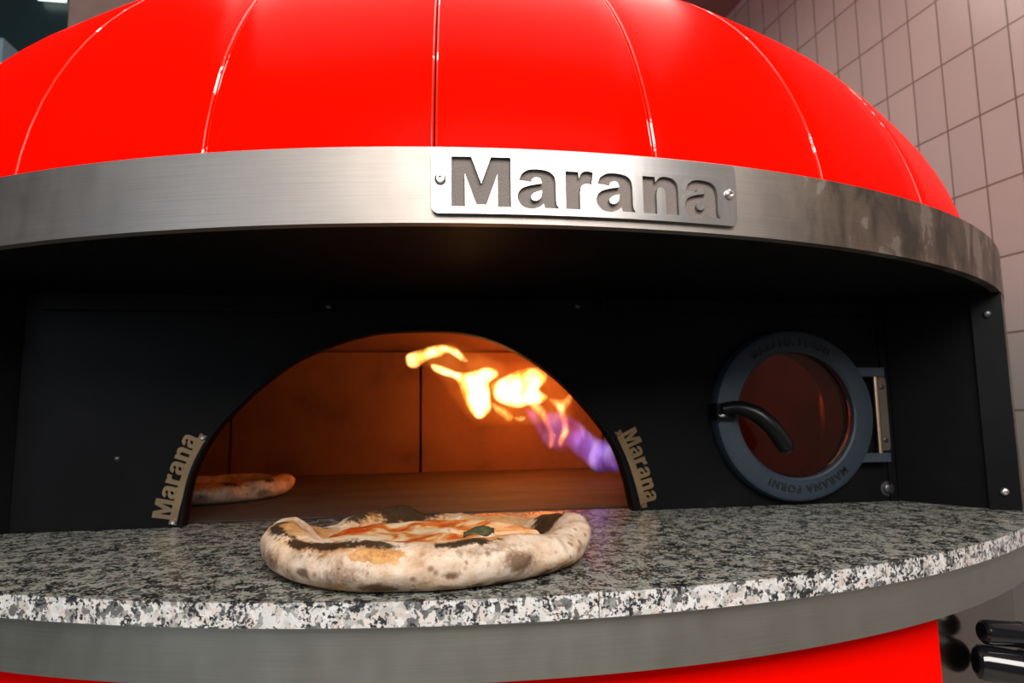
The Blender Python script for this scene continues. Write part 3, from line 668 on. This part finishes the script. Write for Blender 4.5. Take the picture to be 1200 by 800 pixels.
def cyc(table, th):
    """periodic smooth interpolation of (deg, value)"""
    d = math.degrees(th) % 360; T = sorted(table); T = [(T[-1][0]-360, T[-1][1])]+T+[(T[0][0]+360, T[0][1])]
    for (a, va), (b, vb) in zip(T, T[1:]):
        if a <= d <= b:
            k = (d-a)/(b-a); k = k*k*(3-2*k); return va+(vb-va)*k
    return T[0][1]
def make_pizza(name, centre, R, hts, wid, char, gold, brown, seed, nt_=260, out=()):
    """closed ring of dough around a thin base; angle 0 = +x, 90 = away from the camera, 270 = towards it"""
    bm = bmesh.new(); LC = bm.verts.layers.float.new('char'); LG = bm.verts.layers.float.new('gold'); LB = bm.verts.layers.float.new('brown')
    prof = 46; rows = []; C0 = Vector(centre)
    for i in range(nt_):
        th = 2*pi*i/nt_; h = cyc(hts, th); w = cyc(wid, th); RR = R*(1+0.012*sin(3*th+seed)+0.008*sin(5*th+2*seed))+cyc(out, th) if out else R
        ring = []
        for j in range(prof):
            s = j/(prof-1)
            # cross-section from the bottom centre line out, round the rim and back in to the topping
            if s < 0.10:
                u = s/0.10; r = (RR-w*0.55)*(0.55+0.45*u); z = 0.0004
            elif s < 0.86:
                u = (s-0.10)/0.76; a = -pi/2+u*pi*1.12
                r = RR-w*0.52+cos(a)*w*0.52*(1.0 if cos(a) > 0 else 1.5); z = h*0.5+sin(a)*h*0.5
                if a > pi/2: z = h-(h-0.012)*((a-pi/2)/(pi*0.12))**1.3*0.45
            else:
                u = (s-0.86)/0.14; zi = h-(h-0.012)*0.45; r = (RR-w*0.52-w*0.287*1.0)-u*w*0.42; z = zi+(0.0105-zi)*(u**0.7)
            d = Vector((r*cos(th), r*sin(th), z))
            q = Vector((d.x*26+seed, d.y*26, z*26))
            nz = noise.noise(q)*0.0058+noise.noise(q*2.3)*0.0026+noise.noise(q*5.5)*0.0006
            if s > 0.10:
                k = min(1, (s-0.10)/0.1)*min(1, z/0.006)
                d += Vector((cos(th), sin(th), 0.7))*nz*k
                d.z = max(d.z, 0.0004)
            ring.append((d, th, s, h))
        rows.append(ring)
    V = [[bm.verts.new(C0+p[0]) for p in ring] for ring in rows]
    def amt(spots, th, s):
        v = 0
        for (da, ds, wa, ws, k) in spots:
            dd = (math.degrees(th)-da+180) % 360-180
            e = (dd/wa)**2+((s-ds)/ws)**2; v = max(v, k*math.exp(-e))
        return v
    for ring, vs in zip(rows, V):
        for (d, th, s, h), v in zip(ring, vs):
            q = Vector((th*9, s*12, seed)); wob = noise.noise(q)+0.5*noise.noise(q*2.7)
            v[LC] = max(0, amt(char, th+0.10*wob, s+0.025*wob)); v[LG] = max(0, amt(gold, th+0.08*wob, s+0.03*wob)); v[LB] = max(0, amt(brown, th, s))
    for i in range(nt_):
        A = V[i]; B = V[(i+1) % nt_]
        for j in range(prof-1): bm.faces.new((A[j], B[j], B[j+1], A[j+1]))
    bm.faces.new([r[0] for r in V][::-1])
    bm.faces.new([r[-1] for r in V])
    return bm, C0
PC = (0.0155, 0.750, 0.0)
HT = [(0, .041), (20, .032), (40, .022), (60, .020), (85, .023), (105, .034), (122, .033), (138, .020), (160, .025), (176, .044), (196, .048), (210, .046), (222, .040), (246, .045), (262, .042), (275, .042), (292, .044), (308, .041), (322, .036), (338, .038), (352, .043)]
WD = [(0, .050), (60, .042), (120, .055), (180, .062), (230, .058), (270, .055), (310, .056)]
OUT = [(0, .002), (60, 0), (120, 0), (180, .004), (240, .002), (262, -.003), (275, .001), (320, .001)]
# spots: (angle, position over the section 0..1 [0.48 top of the outer face, 0.72 crest], angle width, section width, amount)
CHAR = [(104, .80, 17, .14, 1.7), (91, .76, 10, .10, 1.35), (127, .77, 7, .09, 1.25), (118, .70, 5, .06, .8), (236, .68, 17, .055, 1.25), (222, .66, 9, .05, 1.15), (250, .69, 9, .055, 1.2), (204, .66, 9, .05, 1.15), (284, .71, 11, .045, 1.15), (274, .70, 6, .035, .9), (6, .84, 10, .14, 1.8), (16, .78, 7, .11, 1.4), (194, .72, 4, .05, .95), (70, .74, 6, .05, .8), (60, .68, 5, .04, .6), (150, .76, 6, .06, .8), (164, .80, 5, .07, .7)]
GOLD = [(105, .80, 34, .22, 1.0), (200, .74, 18, .12, 1.1), (232, .66, 26, .085, .95), (253, .60, 7, .085, 1.35), (160, .80, 16, .16, 1.1), (284, .73, 16, .05, 1.0), (8, .86, 12, .18, 1.2), (50, .82, 40, .12, .75), (300, .80, 30, .07, .95), (215, .24, 40, .05, .75), (330, .24, 30, .05, .7), (240, .26, 12, .08, .6), (320, .30, 14, .06, .6)]
BROWN = [(254, .27, 6.5, .065, 1.3), (296, .44, 6.5, .11, 1.25), (309, .27, 3.2, .045, 1.5), (302, .23, 3.5, .05, 1.4), (293, .22, 4.5, .05, 1.4), (283, .24, 4, .055, 1.3), (229, .42, 2.8, .045, 1.3), (212, .44, 6, .10, .85), (275, .42, 3, .04, 1.0), (244, .40, 11, .14, .6), (232, .58, 9, .09, .6), (316, .27, 2.4, .04, 1.2), (350, .60, 5, .06, 1.1), (345, .42, 3, .06, .8), (332, .30, 2.5, .04, 1.1), (338, .36, 2, .03, 1.0), (203, .42, 3.5, .06, .8), (286, .60, 14, .10, .6), (264, .24, 3, .03, .9), (326, .48, 5, .08, .55), (190, .5, 6, .1, .6)]
bm, c0 = make_pizza('pizza', PC, 0.177, HT, WD, CHAR, GOLD, BROWN, 2.3, out=OUT)
pizza = thing('pizza', 'blistered pizza with a puffy charred rim resting on the granite front edge', 'pizza', PC)
crust = put_bm('crust', bm, DOUGH, pizza, smooth=True)
bm = bmesh.new(); n = 120; rings = []      # sauce and cheese surface
for k in range(26):
    r = 0.128*k/25; rings.append([])
    for i in range(n):
        th = 2*pi*i/n; q = Vector((r*cos(th)*22, r*sin(th)*22, 4.0)); z = 0.0165+noise.noise(q)*0.0045+noise.noise(q*3)*0.0012+0.004*(k/25)**4-0.004*(0 if k < 24 else (k-23)/2)
        rings[-1].append(bm.verts.new(Vector(PC)+Vector((r*cos(th), r*sin(th), z))))
for A, B in zip(rings, rings[1:]):
    for i in range(n): bm.faces.new((A[i], A[(i+1) % n], B[(i+1) % n], B[i]))
bmesh.ops.remove_doubles(bm, verts=bm.verts, dist=1e-5)
put_bm('topping', bm, TOP, pizza, smooth=True)
LEAF = simple('wilted_basil', (0.055, 0.055, 0.022), 0.5, bump=0.5, bscale=300)
bm = bmesh.new(); rings = []
for i in range(13):
    u = i/12; wv = 0.0105*sin(pi*u)**0.7+0.0004
    rings.append([bm.verts.new(Vector((0.063+0.034*(u-.5)*0.95+0.004*sin(3*u), 0.668+0.014*(u-.5)+(-1+2*j/6)*wv*0.9, 0.0385+0.0030*sin(pi*u)+0.0035*cos((-1+2*j/6)*1.7)-0.003+0.0022*sin(8*u+1.3*j)))) for j in range(7)])
for A, B in zip(rings, rings[1:]):
    for j in range(6): bm.faces.new((A[j], A[j+1], B[j+1], B[j]))
r = bmesh.ops.extrude_face_region(bm, geom=bm.faces[:])
for v in [g for g in r['geom'] if isinstance(g, bmesh.types.BMVert)]: v.co.z -= 0.0016
put_bm('basil_leaf', bm, LEAF, pizza, smooth=True)

# second pizza inside the chamber
PC2 = (-0.415, 1.41, -0.002)
bm, c0 = make_pizza('pizza', PC2, 0.160, [(0, .040), (60, .032), (140, .03), (200, .036), (270, .034), (320, .036)], [(0, .05), (180, .05)], [(300, .72, 10, .12, 1.0), (330, .7, 6, .1, .9), (250, .72, 14, .1, .9), (30, .75, 12, .1, .9)], [(0, .7, 40, .2, .9), (280, .7, 40, .2, .8)], [(320, .4, 6, .1, .8), (280, .4, 6, .1, .8)], 5.1, out=[(0, 0), (180, 0.001)])
pz2 = thing('pizza', 'dim pizza baking on the stone inside the oven behind the left letter strip', 'pizza', PC2)
put_bm('crust', bm, DOUGH, pz2, smooth=True)
bm = bmesh.new(); lathe(bm, [(0.0, 0.017), (0.06, 0.0165), (0.112, 0.018), (0.112, 0.010)], PC2, (0, 0, 1), 60); put_bm('topping', bm, TOP, pz2, smooth=True)

# ------------------------------------------------------------------ flame
CAMP = Vector((0, 0, 0.156))
def back(px, py, y):
    d = f_+r_*((px-600)/747.7)-u_*((py-400)/747.7); return CAMP+d*(y/d.y)
HOT = fire('hot_flame', [(0.35, (1.0, 0.30, 0.035)), (0.50, (1.0, 0.42, 0.09)), (0.66, (1.0, 0.55, 0.20))], 520, 30, (0.34, 0.60))
WARM = fire('orange_flame', [(0.35, (1.0, 0.22, 0.03)), (0.55, (1.0, 0.36, 0.10)), (0.7, (1.0, 0.50, 0.22))], 330, 34)
BLUE = fire('blue_flame', [(0.35, (0.22, 0.10, 0.75)), (0.52, (0.30, 0.18, 1.0)), (0.68, (0.62, 0.42, 1.0))], 17, 30)
MAGENTA = fire('violet_flame', [(0.35, (0.55, 0.10, 0.35)), (0.55, (0.60, 0.16, 0.60)), (0.7, (0.8, 0.4, 0.8))], 24, 34)
flame = thing('gas_flame', 'yellow-white gas flame with a blue-violet root licking under the oven vault', 'flame', (0.30, 1.47, -0.002))
def tongue(name, pts, mat, y, thick, org_px=(440, 370), sc=0.33739):
    """closed outline inflated to a rounded body; thickness follows distance from the outline"""
    P = [back(org_px[0]+x*sc, org_px[1]+yy*sc, y) for x, yy in pts]
    lp = spline([(p.x, p.z, 0) for p in P], 4, True)
    me = curve_fill([[(p.x, p.y) for p in lp]], 0.0)
    bm = bmesh.new(); bm.from_mesh(me); bpy.data.meshes.remove(me)
    bmesh.ops.remove_doubles(bm, verts=bm.verts, dist=1e-6)
    # keep one flat layer only
    bmesh.ops.triangulate(bm, faces=bm.faces[:])
    x0 = min(v.co.x for v in bm.verts); x1 = max(v.co.x for v in bm.verts); z0 = min(v.co.y for v in bm.verts); z1 = max(v.co.y for v in bm.verts)
    step = 0.0045; x = x0+step/2
    while x < x1: bmesh.ops.bisect_plane(bm, geom=bm.verts[:]+bm.edges[:]+bm.faces[:], plane_co=(x, 0, 0), plane_no=(1, 0, 0)); x += step
    z = z0+step/2
    while z < z1: bmesh.ops.bisect_plane(bm, geom=bm.verts[:]+bm.edges[:]+bm.faces[:], plane_co=(0, z, 0), plane_no=(0, 1, 0)); z += step
    pts2 = [(p.x, p.y) for p in lp]; segs = list(zip(pts2, pts2[1:]+pts2[:1]))
    def dist(x, y_):
        b = 9
        for (ax, ay), (bx, by) in segs:
            dx, dy = bx-ax, by-ay; L = dx*dx+dy*dy
            t = 0 if L < 1e-14 else max(0, min(1, ((x-ax)*dx+(y_-ay)*dy)/L)); b = min(b, (ax+t*dx-x)**2+(ay+t*dy-y_)**2)
        return math.sqrt(b)
    half = {}
    for v in bm.verts:
        d = dist(v.co.x, v.co.y); half[v.index] = d
    bm.verts.ensure_lookup_table(); bm.verts.index_update()
    hs = [dist(v.co.x, v.co.y) for v in bm.verts]
    out = bmesh.new(); F = {}; Bk = {}
    for v, d in zip(bm.verts, hs):
        k = thick*(1-math.exp(-(d/0.015)**1.4)) + 0.0
        yo = 0.012*sin(v.co.x*31)+0.008*sin(v.co.y*45)
        if d < 1e-5: F[v.index] = Bk[v.index] = out.verts.new((v.co.x, y+yo, v.co.y))
        else: F[v.index] = out.verts.new((v.co.x, y+yo-k, v.co.y)); Bk[v.index] = out.verts.new((v.co.x, y+yo+k, v.co.y))
    for f in bm.faces:
        idx = [v.index for v in f.verts]
        a = [F[i] for i in idx]; b_ = [Bk[i] for i in idx][::-1]
        if len(set(a)) > 2:
            try: out.faces.new(a)
            except ValueError: pass
            if set(a) != set(b_):
                try: out.faces.new(b_)
                except ValueError: pass
    bm.free()
    return put_bm(name, out, mat, flame, smooth=True)
T1 = [(103,150),(112,130),(160,112),(205,97),(250,96),(292,115),(322,158),(300,160),(272,140),(250,128),(225,142),(190,150),(165,168),(140,185),(112,178)]
T2 = [(192,165),(235,172),(290,195),(340,190),(380,178),(420,186),(425,212),(395,235),(402,280),(404,320),(388,345),(355,360),(325,330),(303,280),(278,225),(232,207),(200,190)]
T3 = [(398,240),(450,208),(500,186),(545,177),(590,192),(592,228),(572,255),(602,280),(580,305),(540,312),(500,322),(450,312),(412,290)]
T3b = [(404,300),(440,312),(478,340),(480,360),(462,370),(436,352),(412,332)]
T3c = [(482,352),(505,345),(528,350),(520,364),(498,368)]
T4 = [(535,292),(572,298),(600,335),(618,395),(620,440),(608,462),(596,440),(592,390),(565,345),(540,320)]
T5 = [(600,285),(650,287),(675,260),(681,300),(662,332),(670,395),(655,430),(638,460),(628,435),(642,380),(628,325)]
T5b = [(662,318),(690,330),(708,352),(706,376),(688,360),(668,340)]
T6 = [(520,318),(560,325),(592,380),(610,440),(612,468),(592,462),(568,425),(555,395),(533,360)]
T7 = [(652,425),(682,395),(728,390),(765,418),(820,438),(845,488),(858,540),(822,548),(768,545),(720,505),(672,468)]
TH = [(150,135),(250,85),(340,110),(430,150),(560,150),(640,205),(690,270),(690,360),(600,380),(440,385),(340,375),(270,300),(220,225)]
T8 = [(570,340),(640,330),(700,360),(735,395),(720,440),(660,470),(620,470),(595,430)]
HAZE = fire('flame_haze', [(0.35, (1.0, 0.16, 0.01)), (0.6, (1.0, 0.26, 0.03))], 9, 20)
tongue('outer_flame', TH, HAZE, 1.56, 0.022)
tongue('flame_tongue', T1, HOT, 1.44, 0.010); tongue('flame_tongue', T2, HOT, 1.46, 0.017)
tongue('flame_tongue', T3, HOT, 1.50, 0.012)
tongue('flame_tongue', T3b, HOT, 1.43, 0.006); tongue('flame_tongue', T3c, HOT, 1.52, 0.005)
tongue('flame_tongue', T4, WARM, 1.42, 0.009); tongue('flame_tongue', T5, WARM, 1.45, 0.010); pass
tongue('violet_flame', T6, MAGENTA, 1.475, 0.016); tongue('violet_flame', T8, MAGENTA, 1.54, 0.014); tongue('blue_flame', T7, BLUE, 1.48, 0.026)
def point(name, loc, e, col, rad):
    l = bpy.data.lights.new(name, 'POINT'); l.energy = e; l.color = col; l.shadow_soft_size = rad
    o = bpy.data.objects.new(name, l); COL.objects.link(o); o.parent = flame; o.location = Vector(loc)-Vector(flame['_org']); return o
p = back(573, 455, 1.60); point('flame_light', p, 1.2, (1.0, 0.20, 0.02), 0.012)
p = back(636, 448, 1.64); point('flame_light', p, 3.3, (1.0, 0.20, 0.02), 0.012)
p = back(700, 525, 1.48); point('flame_light', p, 0.006, (0.4, 0.2, 1.0), 0.01)

# ------------------------------------------------------------------ glossy black tubes at the lower right
def rod(name, p0, p1, r, label):
    o = thing(name, label, 'pipe', p0)
    d = (Vector(p1)-Vector(p0)).normalized(); L = (Vector(p1)-Vector(p0)).length
    bm = bmesh.new(); lathe(bm, [(0, 0.0), (r*0.75, 0.0), (r*0.95, 0.003), (r, 0.008), (r, L), (0, L)], p0, d, 48); put_bm('tube', bm, GLOSSBLK, o, smooth=True, angle=0.6)
    bm = bmesh.new(); lathe(bm, [(r, 0.045), (r*1.05, 0.046), (r*1.05, 0.052), (r, 0.053)], p0, d, 48); put_bm('collar', bm, GLOSSBLK, o, smooth=True, angle=0.6)
def atd(px, py, dep):
    d = f_+r_*((px-600)/747.7)-u_*((py-400)/747.7); return CAMP+d*dep
rod('black_tube', atd(1143, 774, 0.80), atd(1290, 800, 0.76), 0.021, 'glossy black tube in the lower right corner, the nearer and lower of two')
rod('black_tube', atd(1150, 740, 0.80), atd(1300, 752, 0.79), 0.0150, 'glossy black tube just below the steel band, the upper of two')

# ------------------------------------------------------------------ far left background behind the dome
bm = bmesh.new(); box(bm, -1.385, -1.125, 2.62, 2.86, ZF, ZC); bevel(bm, 0.008, 2); struct(put_bm('trim_1', bm, PIL))
wm, wt, wb = nt('dark_teal_glass'); wb.inputs['Base Color'].default_value = (0.012, 0.035, 0.040, 1); wb.inputs['Roughness'].default_value = 0.35
bm = bmesh.new(); box(bm, -3.4, -1.40, 2.70, 2.74, ZF, ZC); bevel(bm, 0.006, 2); struct(put_bm('wall_partition', bm, wm))
lm, lt, lb = nt('pale_tube_glow'); lb.inputs['Base Color'].default_value = (0.9, 1.0, 0.9, 1); lb.inputs['Emission Color'].default_value = (0.85, 1.0, 0.88, 1); lb.inputs['Emission Strength'].default_value = 1.6
o = thing('wall_lamp', 'small pale glowing lamp beside the taupe pillar, behind the dome at the top left', 'lamp', (-1.47, 2.70, 1.74))
bm = bmesh.new(); box(bm, -1.62, -1.42, 2.655, 2.6995, 1.885, 1.930); bevel(bm, 0.01, 3); put_bm('housing', bm, PIL, o)
bm = bmesh.new(); tube(bm, [(-1.53, 2.672, 1.8705), (-1.43, 2.672, 1.8705)], 0.0150, 16); put_bm('lamp_tube', bm, lm, o, smooth=True)
bm = bmesh.new(); box(bm, -1.85, -1.600, 2.60, 2.6995, 1.42, 1.640); bevel(bm, 0.02, 3)
tag(put_bm('wall_box', bm, simple('pale_blue_plastic', (0.25, 0.42, 0.50), 0.4), None, (-1.72, 2.70, 1.42)), 'pale blue box on the dark partition at the left frame edge above the dome', 'box')

for o in bpy.data.objects:
    if '_org' in o: del o['_org']
